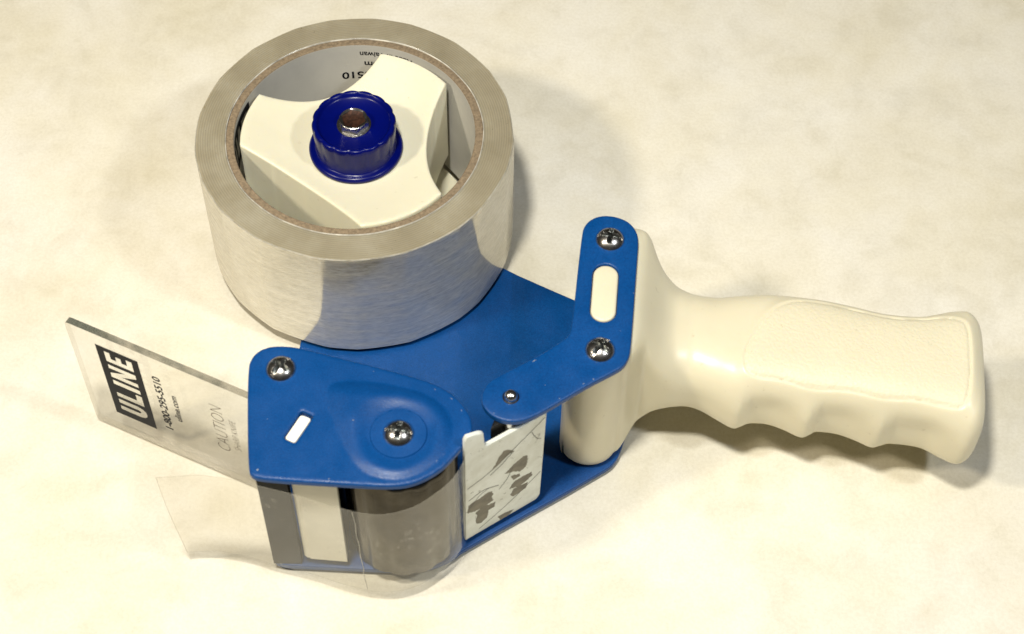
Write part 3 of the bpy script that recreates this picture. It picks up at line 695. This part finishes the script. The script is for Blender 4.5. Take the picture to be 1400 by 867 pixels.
for f in F:
    zs = [V[i][2] for i in f]; rs = [math.hypot(*V[i][:2]) for i in f]
    fm.append(0 if (max(zs) - min(zs) > 0.25 and min(rs) > 45) else 1)
winding = obj('tape_winding', V, F, None, ROLL, True, mats=[M['side'], M['edge']], fmat=fm, auto=40)
core_v, core_f = lathe([(38.1, 0.2), (38.1, 47.75), (38.35, 48.0), (40.3, 48.0), (40.55, 47.8), (40.55, 0.2)], 180, (0, 0), None, close=True)
fm = [1 if all(math.hypot(*core_v[i][:2]) < 38.2 for i in f) else 0 for f in core_f]
core = obj('cardboard_core', core_v, core_f, None, ROLL, True, mats=[M['card'], M['paper']], fmat=fm, auto=40)
obj('first_wrap_lip', *lathe([(40.57, 47.6), (40.55, 48.22), (40.7, 48.32), (40.85, 48.2), (40.85, 47.6)], 200, (0, 0), lambda r, z, t: r + 0.05 * math.sin(7 * t) + 0.04 * math.sin(17 * t)), M['lip'], ROLL, True, auto=60)
# lettering on the inside of the core, upside down as seen from the front
def core_text(name, s, ang_end, length, z_top, z_base, bold=0.0):
    V, F = text_flat(s, 1.0, bold); V = fit(V, 0, length, 0, 1); r = 38.02
    out = []
    for x, y in V:
        t = math.radians(ang_end) - (length - x) / r; out.append((r * math.cos(t), r * math.sin(t), z_base + y * (z_top - z_base)))
    return obj(name, out, F, M['ink'], core)
core_text('printed_phone_number', '1-800-295-5510', 101.5, 31, 32.0, 35.3, 0.02)
core_text('printed_web_address', 'uline.com', 89.8, 15, 37.6, 40.2, 0.015)
core_text('printed_origin', 'Made in Taiwan', 91.7, 18, 42.4, 44.8, 0.012)
bx = slab(resample(BOXP, 0.8), [np.array(LET[k]) for k in 'ULINE'], 0.02, 0)
lv = []
for x, y, z in bx[0]:
    t = math.radians(158) + (43.9 - x) / 38.0 * 0.95; lv.append(((38.03 + z * 0.3) * math.cos(t), (38.03 + z * 0.3) * math.sin(t), 43.6 - y * 0.95))
obj('printed_logo', lv, bx[1], M['ink'], core)

# film: from the right side of the roll round the roller, its free end sticking out to the left
feed = np.vstack([np.array([(50.25, 2.0), (50.30, -40), (50.35, -70)]), catmull([(50.36, -90), (48.75, -99.5), (47.5, -104.2), (44.0, -107.4), (40.6, -109.6), (39.3, -112)], 6)])
wrap = catmull([(39.3, -112), (38.6, -117.5), (35.4, -124.2), (30.6, -129.3), (24.0, -133.9), (15.0, -136.0), (4.0, -134.0), (-7.0, -130.5), (-18.8, -127.6)], 8)
tail = catmull([(-18.8, -127.6), (-25.5, -125.6), (-33.0, -124.3), (-39.5, -124.2), (-45.0, -124.9)], 8)
def wobw(i, j): return (0.12 * math.sin(9 * i + 4 * j), 0.22 * math.sin(13 * i + 3 * j) * j, 0.12 * math.sin(20 * i))
def wobt(i, j): return (i * i * -1.8 * (j - 0.2), 0.8 * i * math.sin(4 * j + 2 * i) - 0.6 * i * j, 0.15 * math.sin(14 * i) + 0.3 * i * math.sin(5 * i))
obj('feed_film', *sheet(feed, 0.2, 48, 10), M['film0'], ROLL, True)
obj('wrapped_film', *sheet(wrap, 0.2, 48, 16), M['film2'], ROLL, True)
def edge_strip(path, z0, z1, wob=None):
    V, F = sheet(path, z0, z1, 1, wob); P = np.array(V); P[:, 1] -= 0.03; return [tuple(q) for q in P], F
obj('film_edge', *edge_strip(wrap, 47.8, 48.02), M['lip2'], ROLL, True)
obj('film_edge', *edge_strip(wrap, 0.18, 0.40), M['lip2'], ROLL, True)
def tail_edge(j0, j1):
    V, F = sheet(tail, 0.2, 48, 16, wobt); m_ = len(tail); V = np.array(V).reshape(17, m_, 3)
    up = V[1] - V[0]; up = up / np.linalg.norm(up, axis=1)[:, None]
    base = V[j0] if j0 == 0 else V[16] - up * 0.22
    A = np.vstack([base, base + up * 0.22]) + np.array([0, -0.03, 0])
    return [tuple(q) for q in A], [(i, i + 1, m_ + i + 1, m_ + i) for i in range(m_ - 1)]
obj('film_edge', *tail_edge(0, 1), M['lip2'], ROLL, True)
obj('film_edge', *tail_edge(16, 15), M['lip2'], ROLL, True)
def cut_edge():
    V, F = sheet(tail, 0.2, 48, 16, wobt); m_ = len(tail); V = np.array(V).reshape(17, m_, 3)[:, -1]
    A = np.vstack([V, V + np.array([0.24, 0, 0])]) + np.array([0, -0.03, 0]); return [tuple(q) for q in A], [(i, i + 1, 18 + i, 17 + i) for i in range(16)]
obj('cut_end', *cut_edge(), M['lip2'], ROLL, True)
cz = np.linspace(0.4, 47.6, 30)
cv = []
for k, z in enumerate(cz):
    x = 8.5 + 1.4 * (1 - z / 48) + 0.12 * math.sin(z * 0.5); y = np.interp(x, wrap[::-1, 0], wrap[::-1, 1]) - 0.18
    cv += [(x - 0.10, y, z), (x, y - 0.12, z), (x + 0.10, y, z)]
cf = [f for k in range(len(cz) - 1) for f in ((3 * k, 3 * k + 1, 3 * k + 4, 3 * k + 3), (3 * k + 1, 3 * k + 2, 3 * k + 5, 3 * k + 4))]
obj('tape_crease', cv, cf, M['lip'], ROLL, True)
obj('free_tape_end', *sheet(tail, 0.2, 48, 16, wobt), M['film'], ROLL, True)
